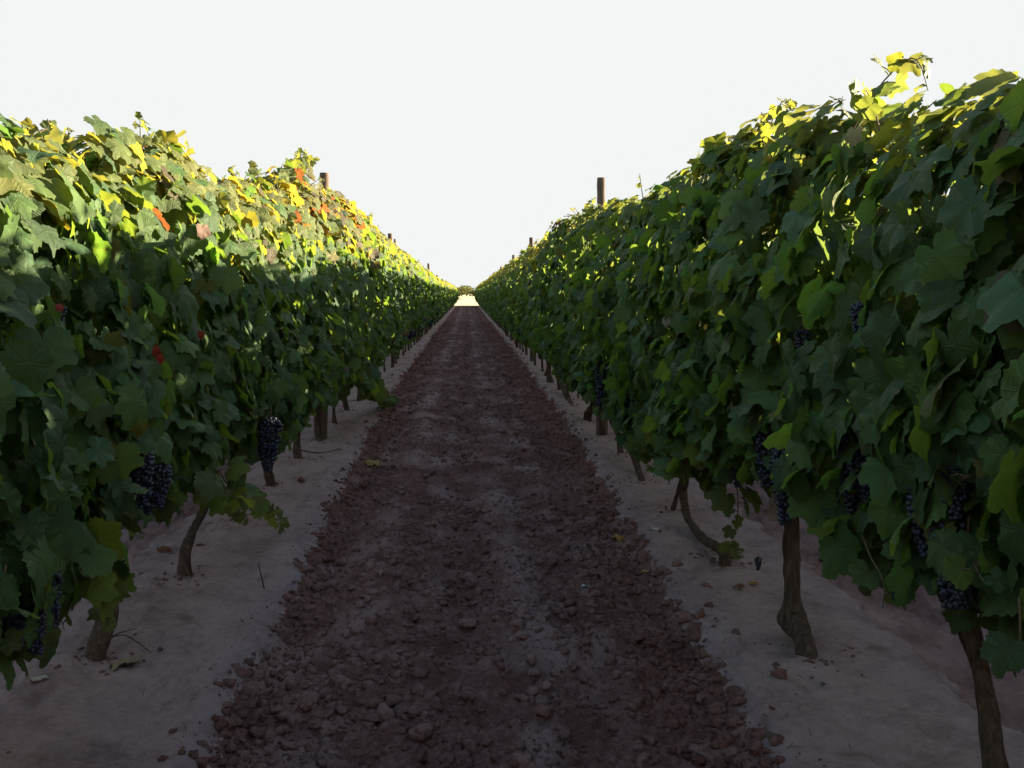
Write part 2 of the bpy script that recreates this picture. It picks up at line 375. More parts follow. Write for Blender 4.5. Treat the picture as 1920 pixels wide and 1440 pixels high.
def leaf_tints(n, rs, autumn=None, young_lit=None):
    base = G([.052, .125, .034]); alt = G([.088, .155, .042]); blu = G([.050, .115, .060]); yel = G([.16, .16, .03])
    a = rs.rand(n, 1); c = base*(1-a)+alt*a
    b = rs.rand(n, 1) < .3; c = np.where(b, blu*(.8+.4*rs.rand(n, 1)), c)
    c = c*(.65+.7*rs.rand(n, 1))
    y = rs.rand(n, 1) < .02; c = np.where(y, yel*(.5+.5*rs.rand(n, 1)), c)
    if young_lit is not None: yy = young_lit[:, None]; c = c*(1-yy)+G([.28, .235, .070])*yy*(.8+.4*rs.rand(n, 1))  # yellow of young leaves, also used to paint sunlit ones
    if autumn is not None:
        A = G([[.12, .042, .040], [.15, .085, .045], [.24, .18, .06], [.12, .045, .05], [.20, .17, .05]])[rs.randint(0, 5, n)]
        c = np.where(rs.rand(n, 1) < autumn[:, None], A*(.7+.5*rs.rand(n, 1)), c)
    return c

def canopy(acc, rs, n, y0, y1, top, bot, hw, lod, smin=.055, smax=.105, xc=0.0, autumn=None, seedn=0, ystart=.66):
    """foliage of a vine: leaves through an upright hedge section; top/bot/hw are functions of y"""
    y = rs.uniform(y0, y1, n); tp = top(y); bt = bot(y); h = (tp-bt)/2; zc = (tp+bt)/2
    # uniform on the perimeter of a tall super-ellipse, in height mostly
    s = np.where(rs.rand(n) < .5, -1, 1)
    v = rs.uniform(-1, 1, n); v = np.where(rs.rand(n) < .18, np.sign(rs.rand(n)-.3)*rs.uniform(.8, 1, n), v)
    wprof = np.maximum(1-np.abs(v)**3.2, .02)**(1/2.4)
    wprof *= np.where(v > .1, 1-.30*(v-.1), 1.0)
    lump = 1+.26*fbm(y*2.3+seedn, (zc+v*h)*2.3+s*5, 3, 71)
    depth = np.where(rs.rand(n) < .66, 1-.25*rs.rand(n)**1.5, rs.uniform(.0, .8, n))
    W = hw(y)*wprof*lump; x = s*W*depth; z = zc+v*h*np.where(depth < .75, .96, 1)
    z = z+.035*rs.randn(n); P = np.stack([xc+x, y, z], 1)
    Nn = np.stack([s*(1.0-.35*np.abs(v)**3), .0*y, .40+np.maximum(v, 0)**4*.9], 1)+rs.randn(n, 3)*G([.38, .48, .42])
    Tp = np.stack([s*.25+.25*rs.randn(n), .75*rs.randn(n), -.85+.35*rs.randn(n)], 1)
    size = rs.uniform(smin, smax, n)*np.where(v > .75, .8, 1)
    young_lit = np.clip((v-ystart)*1.4, 0, .65)*(rs.rand(n) < .78)  # yellower towards the top: young growth plus sun glow painted into the tint
    au = None if autumn is None else autumn(y, z)
    put_leaves(acc, P, Nn, Tp, size, leaf_tints(n, rs, au, young_lit), lod, rs)

def shoot_mesh(name, pts, rs, lod, leaf=.06, r0=.0042, dens=16, tintshift=None, young_lit=.8):
    """a shoot: a thin stem through pts with alternate leaves that shrink to the tip"""
    acc = Acc(); pts = np.asarray(pts, float); m = len(pts)
    V, Qf, T = tube(pts, np.linspace(r0, r0*.4, m), 5); acc.add(V, Qf, T, mi=1)
    L_ = np.linalg.norm(np.diff(pts, axis=0), axis=1).sum(); n = max(3, int(L_*dens)); t = (np.arange(n)+.6)/n
    q = t*(m-1); i = np.minimum(q.astype(int), m-2); f = (q-i)[:, None]; P = pts[i]*(1-f)+pts[i+1]*f
    side = np.where(np.arange(n) % 2, 1, -1)
    ax = rs.uniform(0, 6.28); out = np.stack([np.cos(ax+side*1.57)+.4*rs.randn(n), np.sin(ax+side*1.57)+.4*rs.randn(n), .2+.3*rs.randn(n)], 1)
    out /= np.linalg.norm(out, axis=1)[:, None]; size = leaf*(1.12-.72*t)*rs.uniform(.8, 1.2, n)
    pet = P+out*size[:, None]*.75
    for a_, b_ in zip(P, pet):
        V, Qf, T = tube([a_, (a_+b_)/2+G([0, 0, .004]), b_], [.0016]*3, 4, cap=False); acc.add(V, Qf, T, mi=1)
    Nn = np.stack([rs.randn(n)*.7-.2*np.sign(pts[0][0]), rs.randn(n)*.6-.35, .55+.3*rs.randn(n)], 1)
    put_leaves(acc, pet, Nn, out*.8+G([0, 0, -.55]), size, leaf_tints(n, rs, None, np.full(n, young_lit)*rs.uniform(.4, 1, n)), lod, rs)
    return acc.mesh(name, [M_LEAF, M_GREEN])
# grape bunch
def ico(sub):
    t = (1+5**.5)/2; V = [(-1, t, 0), (1, t, 0), (-1, -t, 0), (1, -t, 0), (0, -1, t), (0, 1, t), (0, -1, -t), (0, 1, -t), (t, 0, -1), (t, 0, 1), (-t, 0, -1), (-t, 0, 1)]
    F = [(0, 11, 5), (0, 5, 1), (0, 1, 7), (0, 7, 10), (0, 10, 11), (1, 5, 9), (5, 11, 4), (11, 10, 2), (10, 7, 6), (7, 1, 8), (3, 9, 4), (3, 4, 2), (3, 2, 6), (3, 6, 8), (3, 8, 9), (4, 9, 5), (2, 4, 11), (6, 2, 10), (8, 6, 7), (9, 8, 1)]
    V = [np.array(v)/np.linalg.norm(v) for v in V]
    for _ in range(sub):
        c = {}; F2 = []
        def mid(a, b):
            k_ = (min(a, b), max(a, b))
            if k_ not in c: p = V[a]+V[b]; V.append(p/np.linalg.norm(p)); c[k_] = len(V)-1
            return c[k_]
        for a, b, e in F: ab, be, ea = mid(a, b), mid(b, e), mid(e, a); F2 += [(a, ab, ea), (b, be, ab), (e, ea, be), (ab, be, ea)]
        F = F2
    return np.array(V), np.array(F)
I0, I1, I2 = ico(0), ico(1), ico(2)
def bunch_mesh(rs, length=.17, width=.085, sub=1, r=.0085):
    acc = Acc(); P = []
    tries = 0; n = int(125*length/.17)
    while len(P) < n and tries < 9000:
        tries += 1; t = rs.rand(); wd = width/2*(1-.72*t**1.3)*(.55+.45*min(1, t*8)); a = rs.uniform(0, 6.28); q = wd*math.sqrt(rs.uniform(.35, 1))
        p = np.array([math.cos(a)*q, math.sin(a)*q, -.02-t*length])
        if all(np.linalg.norm(p-o_) > r*1.22 for o_ in P): P.append(p)
    V0, F0 = (I0, I1, I2)[sub]
    for p in P:
        acc.add(V0*r*rs.uniform(.85, 1.12)+p, None, F0)
    V, Qf, T = tube([(0, 0, .03), (0, 0, -.03), (.004, 0, -length*.7)], [.003, .0025, .0015], 5); acc.add(V, Qf, T, mi=1)
    return acc.mesh('grape_bunch', [M_GRAPE, M_CANE])
BUN_HI = [bunch_mesh(RS, l_, w_, 1) for l_, w_ in ((.17, .09), (.21, .10), (.14, .085), (.24, .11))]
BUN_LO = [bunch_mesh(RS, l_, w_, 0, .011) for l_, w_ in ((.18, .09), (.22, .10), (.15, .09))]

def trunk_mesh(P, R, seed, n=14, bark=.22): 
    V, Qf, T = tube(P, R, n, seed, bark); a = Acc(); a.add(V, Qf, T); return a.mesh('trunk', [M_BARK])
def gen_trunk(rs, top=.98):
    lean = rs.uniform(-.16, .16); z = np.linspace(-.03, top, 6); x = .03*rs.randn(6); y = lean*z/top*1.0+.035*rs.randn(6); x[0] = y[0] = 0
    R = np.linspace(.027, .018, 6)*rs.uniform(.75, 1.25)*(1+.12*rs.randn(6)); R[0] *= 1.35
    return np.stack([x, y, z], 1), R
def arm_mesh(p0, sgn, rs, z=1.0):
    pts = [p0]; 
    for i in range(1, 5): pts.append(G([.02*rs.randn(), p0[1]+sgn*.14*i, z+.02*rs.randn()]))
    V, Qf, T = tube(pts, np.linspace(.019, .010, 5), 7, 3, .15); a = Acc(); a.add(V, Qf, T); return a.mesh('cordon_arm', [M_BARK])

# ---------------------------------------------------------------- canopy profiles measured on the photograph
def prof(side):
    if side < 0:   # left: photo pixels along the hedge top
        pts = [(0, 262), (60, 255), (120, 262), (200, 285), (290, 300), (345, 345), (420, 362), (500, 345), (560, 350), (620, 375), (680, 425), (740, 478), (790, 510), (830, 530)]
        X = ROW_L
    else:
        pts = [(1920, 190), (1840, 190), (1760, 200), (1690, 205), (1620, 235), (1560, 235), (1500, 265), (1430, 272), (1370, 290), (1300, 340), (1220, 378), (1160, 395), (1090, 415), (1040, 455), (990, 485), (950, 505), (915, 528)]
        X = ROW_R
    A = np.array([at(px, py, X) for px, py in pts]); o = np.argsort(A[:, 1]); return A[o, 1], A[o, 2]
PY = {s: prof(s) for s in (-1, 1)}
def top_of(side, y):
    Y, Z = PY[side]; return np.interp(y, Y, Z)
def bot_of(side, y):
    if side < 0: return np.interp(y, [0, 2.2, 2.9, 3.3, 4.2, 4.8, 5.6, 7, 9, 12, 20], [.46, .46, .46, .62, .56, .60, .54, .50, .48, .50, .50])
    return np.interp(y, [0, 1.6, 2.1, 2.5, 3.0, 3.6, 4.2, 4.9, 5.6, 6.5, 8, 12, 20], [.80, .78, .68, .68, .70, .68, .55, .52, .46, .42, .50, .54, .52])
ORD = ['nearest', 'second', 'third', 'fourth', 'fifth', 'sixth', 'seventh', 'eighth', 'ninth', 'tenth', 'eleventh', 'twelfth']
SIDE = {-1: 'left', 1: 'right'}

# unique trunks traced from the photograph: (row side, vine y) -> pixels and pixel widths, base first
TR = {
 (-1, 0): ([(178, 1250), (182, 1215), (200, 1165), (208, 1110), (200, 1040), (190, 940)], [36, 30, 28, 27, 25, 22]),
 (-1, 1): ([(345, 1098), (346, 1055), (350, 1025), (362, 992), (382, 955), (390, 900)], [27, 21, 18, 14, 13, 12]),
 (1, 0): ([(1885, 1580), (1868, 1450), (1852, 1340), (1836, 1250), (1812, 1165), (1768, 1085), (1740, 980)], [46, 35, 30, 29, 35, 40, 32]),
 (1, 1): ([(1522, 1240), (1506, 1200), (1488, 1160), (1486, 1118), (1484, 1040), (1482, 960), (1470, 880)], [42, 31, 48, 29, 27, 28, 26]),
 (1, 2): ([(1350, 1083), (1358, 1050), (1352, 1030), (1318, 1008), (1290, 972), (1281, 925), (1286, 880)], [28, 22, 19, 15, 13, 13, 12]),
 (1, 3): ([(1258, 968), (1266, 940), (1276, 905), (1280, 870)], [11, 8, 8, 8]),
 (1, 4): ([(1210, 922), (1200, 890), (1186, 850), (1172, 800)], [13, 11, 11, 9]),
 (1, 5): ([(1166, 852), (1160, 820), (1145, 785), (1138, 750)], [12, 9, 9, 8]),
 (1, 7): ([(1100, 788), (1104, 772), (1112, 752)], [18, 13, 11]),
 (1, 8): ([(1076, 768), (1064, 745), (1052, 715), (1048, 690)], [16, 10, 9, 9]),
}
NEAR_LABEL = {
 (-1, 0): 'grapevine nearest the camera in the left row, trunk beside a curled dry leaf',
 (-1, 1): 'left row grapevine with a short slim trunk standing beside the thin upright stick',
 (1, 0): 'dark grapevine at the bottom right corner with a thick leaning trunk',
 (1, 1): 'right row grapevine with a straight thick trunk swollen like a knob near its foot',
 (1, 2): 'grapevine with a hooked bent trunk and a low leafy spur in the right row',
 (1, 3): 'right row grapevine with a short thin slanting trunk just behind the hooked vine',
 (1, 4): 'right row grapevine on a thin trunk leaning over the sand towards the path',
}
LY0, RY0, VSP = 3.72, 2.68, 1.10
def polyW(side, X, pix, wid):
    P = np.array([at(px, py, X) for px, py in pix]); R = np.array([w_*np.linalg.norm(p-[0, 0, CAM_H])/FPX/2 for w_, p in zip(wid, P)]); return P, R
def aut(side):
    if side > 0: return lambda y, z: np.full(len(y), .004)
    return lambda y, z: .005+.42*np.exp(-((y-9.0)/1.5)**2)*np.clip((z-1.55)/.35, 0, 1)+.015*np.clip((z-1.6)/.3, 0, 1)*(y < 20)
N_UNIQUE_Y = 13.0
def vine_label(side, i, y, row):
    P = POSTS_L if side < 0 else POSTS_R
    if (side, i) in NEAR_LABEL and row == 0: return NEAR_LABEL[(side, i)]
    b = [p for p in P if p < y-.1]
    if row != 0: return None
    if not b:
        cnt = len([1 for k_ in range(i, 40) if (LY0 if side < 0 else RY0)+VSP*k_ < P[0]])
        return f"{SIDE[side]} row grapevine, {ORD[cnt-1] if cnt > 1 else 'the last one'} in front of the nearest post" if cnt > 1 else f"{SIDE[side]} row grapevine right in front of the first wooden post"
    j = len(b)-1
    if j > 3: return None
    first = [k_ for k_ in range(0, 200) if (LY0 if side < 0 else RY0)+VSP*k_ > b[-1]+.1][0]; n_ = i-first
    if n_ > 11: return None
    return f"grapevine in the {SIDE[side]} row, {'first' if n_ == 0 else ORD[n_]} past its {['nearest', 'second', 'third', 'fourth'][j]} post"
GRP = {-1: 'grapevines of the left row', 1: 'grapevines of the right row'}

def unique_vine(side, i, yb):
    X = ROW_L if side < 0 else ROW_R; rs = np.random.RandomState(500+i+(50 if side > 0 else 0))
    key = (side, i)
    if key in TR: P, R = polyW(side, X, *TR[key]); base = P[0].copy(); P = P-[base[0], base[1], 0]; P[0][2] = min(P[0][2], -.04)
    else: P, R = gen_trunk(rs); base = G([X, yb, 0])
    X0, Y0 = base[0], base[1]; gz0 = float(H(X0, Y0))
    if P[-1][2] < .98: P = np.vstack([P, [0.0, P[-1][1], 1.0]]); R = np.append(R, R[-1]*.9)
    root = empty('grapevine', (X0, Y0, 0)); tag(root, vine_label(side, i, yb, 0), 'grapevine', GRP[side])
    link('trunk', trunk_mesh(P, R, i*7+side, 14), root)
    for sg in (-1, 1): link('cordon_arm', arm_mesh(P[-1], sg, rs), root)
    near = yb < 6.2; lod = 0 if yb < 7.5 else 1
    acc = Acc(); n = 1350 if near else 1050
    y0, y1 = yb-.60-Y0, yb+.60-Y0
    if i == 0: y0 -= .3
    sn = side*13.0
    canopy(acc, rs, n, y0, y1, lambda y: top_of(side, y+Y0)+.12*fbm((y+Y0)*3.3, 0*y+side*4, 3, 81), lambda y: bot_of(side, y+Y0)+.09*vn((y+Y0)*3.1, 0*y+side, 82),
           lambda y: np.interp(y+Y0, [5, 9], [.40, .46]), lod, .044, .097, 0, (lambda y, z: aut(side)(y+Y0, z)), sn+Y0, (.58 if yb < 4.2 else .38) if side < 0 else .74)  # yellow starts lower on the left row, its sunlit band partly painted in
    # shoots that trail below and lean out over the path
    link('foliage', acc.mesh('foliage', [M_LEAF]), root)
    for k_ in range(5 if yb > 8 else 4 if yb > 3 else 0):
        yy = rs.uniform(y0, y1); zt = float(top_of(side, yy+Y0)); xx = rs.uniform(-.2, .2); hgt = rs.uniform(.08, .24)
        pts = [(xx, yy, zt-.2), (xx+rs.uniform(-.04, .04), yy+rs.uniform(-.05, .05), zt-.2+hgt*.6+.05), (xx+rs.uniform(-.10, .10), yy+rs.uniform(-.12, .12), zt-.12+hgt)]
        link('shoot', shoot_mesh('shoot', pts, rs, lod, .05), root)
    return root, X0, Y0, rs
VINES = {}; nvine = 0
yL = LY0-VSP*2; 
def put_bunch(root, p, me, rs, s=1.0):
    b = link('grape_bunch', me, root, p); b.rotation_euler = (rs.uniform(-.1, .1), rs.uniform(-.1, .1), rs.uniform(0, 6.28)); b.scale = (s, s, s); return b

# generic variants in their own space (base at the origin)
def make_variant(lod, seed, n, smin, smax, shoots=2, bunches=3, hw=.46):
    rs = np.random.RandomState(seed); ph = rs.uniform(0, 50)
    P, R = gen_trunk(rs); d_ = dict(trunk=trunk_mesh(P, R, seed, 8 if lod else 10))
    d_['arms'] = [arm_mesh(P[-1], s_, rs) for s_ in (-1, 1)] if lod < 2 else []
    acc = Acc(); canopy(acc, rs, n, -.62, .62, lambda y: 2.17+.13*fbm(y*3.1+ph, 0*y, 3, 81), lambda y: .55+.16*vn(y*2.6+ph, 0*y, 82), lambda y: hw+0*y, lod, smin, smax, 0, lambda y, z: np.full(len(y), .006), ph, .42)
    d_['foliage'] = acc.mesh('foliage', [M_LEAF]); d_['shoots'] = []
    for k_ in range(shoots):
        yy = rs.uniform(-.5, .5); xx = rs.uniform(-.2, .2); hgt = rs.uniform(.12, .34)
        d_['shoots'].append(shoot_mesh('shoot', [(xx, yy, 1.95), (xx+rs.uniform(-.05, .05), yy+.04*rs.randn(), 1.98+hgt*.6), (xx+rs.uniform(-.12, .12), yy+.1*rs.randn(), 2.05+hgt)], rs, lod, .05))
    d_['bunches'] = [(rs.choice([-1, 1])*rs.uniform(.26, .40), rs.uniform(-.5, .5), rs.uniform(.72, 1.12)) for _ in range(bunches)]
    return d_
V_MID = [make_variant(1, 900+i, 800, .052, .102) for i in range(7)]
V_FAR = [make_variant(2, 950+i, 520, .060, .118, 2, 0) for i in range(6)]
V_NBR = [make_variant(1, 980+i, 560, .060, .112, 1, 2) for i in range(3)]
def place_variant(vset, j, x, y, label, group, rs, full=True):
    d_ = vset[j]; root = empty('grapevine', (x, y, 0), math.pi*rs.randint(0, 2)+rs.uniform(-.05, .05))
    side = -1 if x < 0 else 1; zt = float(top_of(side, y)) if abs(x) < 2 else 2.15
    s_ = zt/2.17; root.scale = (rs.uniform(.92, 1.08), 1, s_)
    tag(root, label, 'grapevine', group)
    link('trunk', d_['trunk'], root); link('foliage', d_['foliage'], root)
    for m_ in d_['shoots']: link('shoot', m_, root)
    if full:
        for m_ in d_['arms']: link('cordon_arm', m_, root)
        for b_ in d_['bunches']: put_bunch(root, b_, BUN_LO[rs.randint(0, 3)], rs)
    return root
rs0 = np.random.RandomState(77)
for side, y00, X in ((-1, LY0, ROW_L), (1, RY0, ROW_R)):
    i = -5 if side < 0 else -4
    while True:
        y = y00+VSP*i
        if y > ROW_END-.4: break
        yy = y+rs0.uniform(-.06, .06)
        if i < 0:
            if y > .3 and i >= -3:
                root, X0, Y0, rs = unique_vine(side, i, y)
                root['label'] = {(-1, -1): 'leafy grapevine cut off by the left edge of the photo', (-1, -2): 'grapevine beside the camera in the left row', (-1, -3): 'grapevine level with the camera in the left row', (1, -1): 'grapevine at the right edge beside the camera', (1, -2): 'grapevine level with the camera in the right row'}[(side, i)]
                VINES[(side, i)] = (root, X0, Y0, rs)
            else: place_variant(V_NBR, i % 3, X+.02, yy, f'grapevine behind the camera in the {SIDE[side]} row', f'grapevines behind the camera in the {SIDE[side]} row', rs0)
        elif y < N_UNIQUE_Y: VINES[(side, i)] = unique_vine(side, i, y)
        else:
            lab = vine_label(side, i, y, 0); grp = GRP[side]
            if lab is None: lab = f'small distant grapevine merging into the far end of the {SIDE[side]} row'; grp = f'distant grapevines at the far end of the {SIDE[side]} row'
            vs = V_MID if y < 34 else V_FAR; place_variant(vs, rs0.randint(0, len(vs)), X+rs0.uniform(-.03, .03), yy, lab, grp, rs0, y < 34)
        i += 1; nvine += 1
# neighbouring rows: the ones on the right throw the shade, all show under the leaves
NB = {1: 'right', -1: 'left'}
for X, y0, cnt, side in ((ROW_R+PITCHX, 1.2, 24, 1), (ROW_L-PITCHX, 2.6, 12, -1)):
    for j in range(cnt):
        y = y0+VSP*j
        d_ = 'nearest part' if j < 8 else 'middle part' if j < 16 else 'farther part'
        place_variant(V_NBR, (j*5+j//3) % 3, X+rs0.uniform(-.03, .03), y, f'grapevine in the {d_} of the next row behind the {SIDE[side]} row\'s leaves', f'grapevines in the {d_} of the next row to the {SIDE[side]}', rs0, False)
acc = Acc(); rs = np.random.RandomState(404)
for X, ya, yb in ((ROW_R+PITCHX, -9, .6), (ROW_R+PITCHX, 1.2+VSP*24-.55, ROW_END), (ROW_R+2*PITCHX, -6, ROW_END), (ROW_R+3*PITCHX, -4, ROW_END), (ROW_L-PITCHX, 2.6+VSP*12-.55, 60)):
    L_ = yb-ya; canopy(acc, rs, int(L_*520), ya, yb, lambda y: 2.2+.10*fbm(y*1.9+X, 0*y, 3, 81), lambda y: .58+.13*vn(y*2.1+X, 0*y, 82), lambda y: .42+0*y, 2, .07, .125, X, None, X)
    y = ya+.5
    while y < yb:
        P, R_ = gen_trunk(rs); V, Qf, T = tube(P+[X, y, 0], R_, 6); acc.add(V, Qf, T, mi=1); y += VSP
o = link('vine_rows', acc.mesh('vine_rows', [M_LEAF, M_BARK])); tag(o, 'further rows of leafy vines beyond the two beside the path', 'vine rows', kind='stuff')

# ---------------------------------------------------------------- near details traced from the photograph
def vine_at(side, y):
    c = [k_ for k_ in VINES if k_[0] == side]; k_ = min(c, key=lambda q: abs((LY0 if side < 0 else RY0)+VSP*q[1]-y)); return VINES[k_]
def add_shoot(side, X, pix, leaf=.055, dens=18, lod=0, young_lit=.4, r0=.0030):
    P = np.array([at(px, py, X) for px, py in pix]); root, X0, Y0, rs = vine_at(side, P[:, 1].mean())
    if P[:, 2].mean() > 1.75: leaf *= 1.15; dens *= 1.3
    P = P-[X0, Y0, 0]; P[:, 0] += np.linspace(0, .05, len(P))*rs.uniform(-1, 1)
    return link('shoot', shoot_mesh('shoot', P, rs, lod, leaf, r0, dens, young_lit=young_lit), root)
# rising tips
add_shoot(-1, -1.30, [(330, 400), (300, 320), (285, 270), (266, 215)], .048, 22)
add_shoot(-1, -1.30, [(345, 420), (315, 340), (275, 255)], .045, 20)
add_shoot(-1, -1.30, [(225, 330), (200, 280), (190, 255)], .040, 24)
add_shoot(-1, -1.30, [(90, 300), (85, 250), (82, 232)], .060, 20)
add_shoot(-1, -1.30, [(470, 400), (455, 350), (447, 312)], .055, 24, 1)
add_shoot(-1, -1.34, [(500, 390), (520, 345), (560, 310), (602, 300)], .075, 26, 1)
add_shoot(-1, -1.34, [(490, 370), (490, 330), (480, 308)], .06, 26, 1)
add_shoot(-1, -1.34, [(540, 370), (555, 320), (575, 282)], .07, 26, 1)
add_shoot(1, 1.25, [(1430, 290), (1450, 230), (1475, 190), (1500, 200)], .052, 22)
add_shoot(1, 1.25, [(1400, 300), (1370, 275), (1340, 272)], .075, 14)
add_shoot(1, 1.20, [(1590, 330), (1575, 240), (1572, 180)], .052, 18, 0, .4)
add_shoot(1, 1.20, [(1600, 240), (1650, 160), (1700, 112), (1722, 118), (1738, 170)], .050, 15, 0, .35)
add_shoot(1, 1.20, [(1650, 250), (1640, 200), (1625, 165)], .052, 20)
add_shoot(1, 1.20, [(1870, 220), (1850, 170), (1860, 150)], .050, 18)
add_shoot(1, 1.20, [(1920, 230), (1900, 180), (1895, 165)], .055, 18)
add_shoot(1, 1.25, [(1110, 420), (1098, 395), (1108, 372)], .05, 26, 1)
# shoots trailing low over the sand
add_shoot(-1, -1.08, [(410, 880), (440, 930), (500, 960), (530, 1000)], .070, 24, 0, .25)
add_shoot(-1, -1.05, [(380, 900), (420, 940), (470, 975)], .068, 22, 0, .2)
add_shoot(-1, -1.10, [(120, 1000), (170, 1060), (200, 1120)], .085, 26, 0, .15)
add_shoot(-1, -1.10, [(60, 1040), (90, 1110), (110, 1180)], .075, 24, 0, .15)
add_shoot(-1, -1.0, [(30, 1000), (70, 1080), (110, 1150)], .075, 26, 0, .15)
add_shoot(-1, -1.0, [(10, 1060), (15, 1140), (20, 1220)], .070, 24, 0, .15)
add_shoot(-1, -1.0, [(150, 1040), (180, 1110), (215, 1170)], .065, 22, 0, .15)
add_shoot(-1, -.98, [(690, 700), (715, 745), (735, 780)], .085, 28, 1, .1)
add_shoot(-1, -.98, [(680, 720), (725, 750), (765, 770)], .085, 28, 1, .1)
add_shoot(1, .98, [(1260, 800), (1215, 825), (1190, 845)], .075, 24, 0, .2)
add_shoot(1, 1.0, [(1330, 820), (1280, 870), (1240, 880)], .085, 26, 0, .15)
add_shoot(1, 1.10, [(1380, 900), (1385, 950), (1380, 1000)], .075, 26, 0, .15)
add_shoot(1, 1.12, [(1500, 880), (1510, 920), (1500, 960)], .080, 30, 0, .1)
add_shoot(1, 1.10, [(1580, 900), (1590, 950), (1592, 985)], .075, 20, 0, .1)
add_shoot(1, 1.00, [(1610, 980), (1640, 1040), (1676, 1090), (1685, 1140)], .070, 13, 0, .1)
add_shoot(1, 1.22, [(1362, 1024), (1385, 1026), (1412, 1046)], .036, 50, 0, .35)
add_shoot(1, .95, [(1800, 900), (1840, 880), (1885, 865)], .045, 24, 0, .9)
add_shoot(1, .95, [(1912, 1120), (1915, 1200), (1908, 1260)], .060, 14, 0, .1)
add_shoot(1, 1.0, [(1800, 1000), (1850, 1060), (1890, 1090)], .085, 26, 0, .1)

def add_bunch(side, X, px, py, s=1.0, v=1, hi=True):
    X += .005 if side > 0 else -.02; s *= .88
    p = at(px, py, X); root, X0, Y0, rs = vine_at(side, p[1]); put_bunch(root, p-[X0, Y0, 0], (BUN_HI if hi else BUN_LO)[v], rs, s)
for a in [(-1, -1.02, 262, 835, 1.0, 1), (-1, -1.0, 300, 860, 1.0, 0), (-1, -1.08, 280, 895, .9, 2), (-1, -.98, 508, 775, 1.3, 3), (-1, -1.02, 498, 810, 1.2, 0), (-1, -1.0, 82, 1055, .8, 1), (-1, -1.02, 50, 1075, .85, 3), (-1, -1.02, 20, 1110, .8, 0), (-1, -1.1, 100, 560, .8, 2),
          (-1, -1.12, 345, 760, .9, 2), (-1, -1.1, 155, 640, .7, 2),
          (1, .98, 1425, 735, 1.1, 0), (1, .99, 1440, 790, 1.1, 1), (1, 1.0, 1482, 820, 1.2, 3), (1, 1.02, 1465, 840, 1.1, 1), (1, 1.06, 1388, 845, 1.0, 2), (1, 1.0, 1600, 790, 1.1, 3), (1, 1.0, 1625, 760, 1.0, 1),
          (1, .94, 1612, 560, .7, 2), (1, 1.0, 1430, 620, .9, 2), (1, .98, 1505, 610, .7, 2), (1, 1.0, 1640, 850, 1.0, 0), (1, .98, 1735, 870, 1.0, 1), (1, .96, 1790, 855, .9, 2), (1, .98, 1790, 960, 1.0, 1), (1, .99, 1815, 990, 1.0, 0),
          (1, 1.24, 1422, 1042, .45, 2), (1, 1.0, 1686, 1070, .5, 2), (1, 1.0, 1835, 640, .9, 1)]:
    add_bunch(*a)
for a in [(1, .95, 1130, 660, 1.5, 1), (1, .97, 1128, 705, 1.4, 0), (1, .98, 1105, 640, 1.2, 2), (1, 1.0, 1180, 735, 1.2, 2), (1, .95, 1015, 640, 1.3, 0)]:
    add_bunch(*a, False)

# dead pale leaf caught on the knobbed trunk
def flat_leaf(name, loc, rz, size, tint, label, lod=0, rx=0, ry=0, mat=None, curl=1.0, cat='fallen leaf', group=None, parent=None):
    V, Qs, T, uv = TPL[lod][random.randrange(len(TPL[lod]))]; V = V*size; V = V.copy(); V[:, 2] *= curl; a = Acc()
    V2 = np.vstack([V, V-[0, 0, size*.02]]); n = len(V)
    a.add(V2, np.vstack([Qs, Qs[:, ::-1]+n]), np.vstack([T, T[:, ::-1]+n]), tint, np.vstack([uv, uv])); o = link(name, a.mesh(name, [mat or M_DRY]), parent, loc); o.rotation_euler = (rx, ry, rz)
    if label: tag(o, label, cat, group)
    return o
root, X0, Y0, rs = VINES[(1, 1)]
for (px, py, sz, rx) in ((1448, 935, .055, 1.3), (1462, 965, .050, 1.7), (1440, 960, .03, 1.1)):
    p = at(px, py, 1.20)-[X0, Y0, 0]; flat_leaf('dead_leaf', p, rs.uniform(2, 4), sz, (.42, .34, .30), None, 0, rx, .3, curl=2.2, parent=root)['label'] = 'withered pale leaf hanging beside the trunk'
# coloured leaves inside the hedges
for (px, py, X, sz, c) in ((290, 655, -1.0, .026, (.17, .028, .012)), (378, 625, -1.0, .022, (.19, .035, .012)), (300, 670, -1.0, .024, (.25, .025, .015)), (262, 790, -.99, .045, (.13, .12, .02)), (1322, 612, .93, .016, (.40, .26, .04)),
                           (1250, 600, .93, .034, (.22, .17, .14)), (380, 430, -1.05, .045, (.20, .13, .11)), (1600, 250, 1.0, .035, (.26, .23, .12)), (112, 575, -1.0, .016, (.2, .04, .03)), (650, 690, -1.0, .03, (.2, .12, .12))):
    side = -1 if X < 0 else 1; p = at(px, py, X); root, X0, Y0, rs = vine_at(side, p[1])
    o = flat_leaf('leaf', p-[X0, Y0, 0], 0, sz, c, None, 0, math.radians(100+rs.uniform(-15, 15)), 0, parent=root); o.rotation_euler = (math.radians(105), math.radians(180), math.radians(-60 if side > 0 else 60))
    o['label'] = 'red leaf' if c[1] < .1 else 'yellowed leaf'

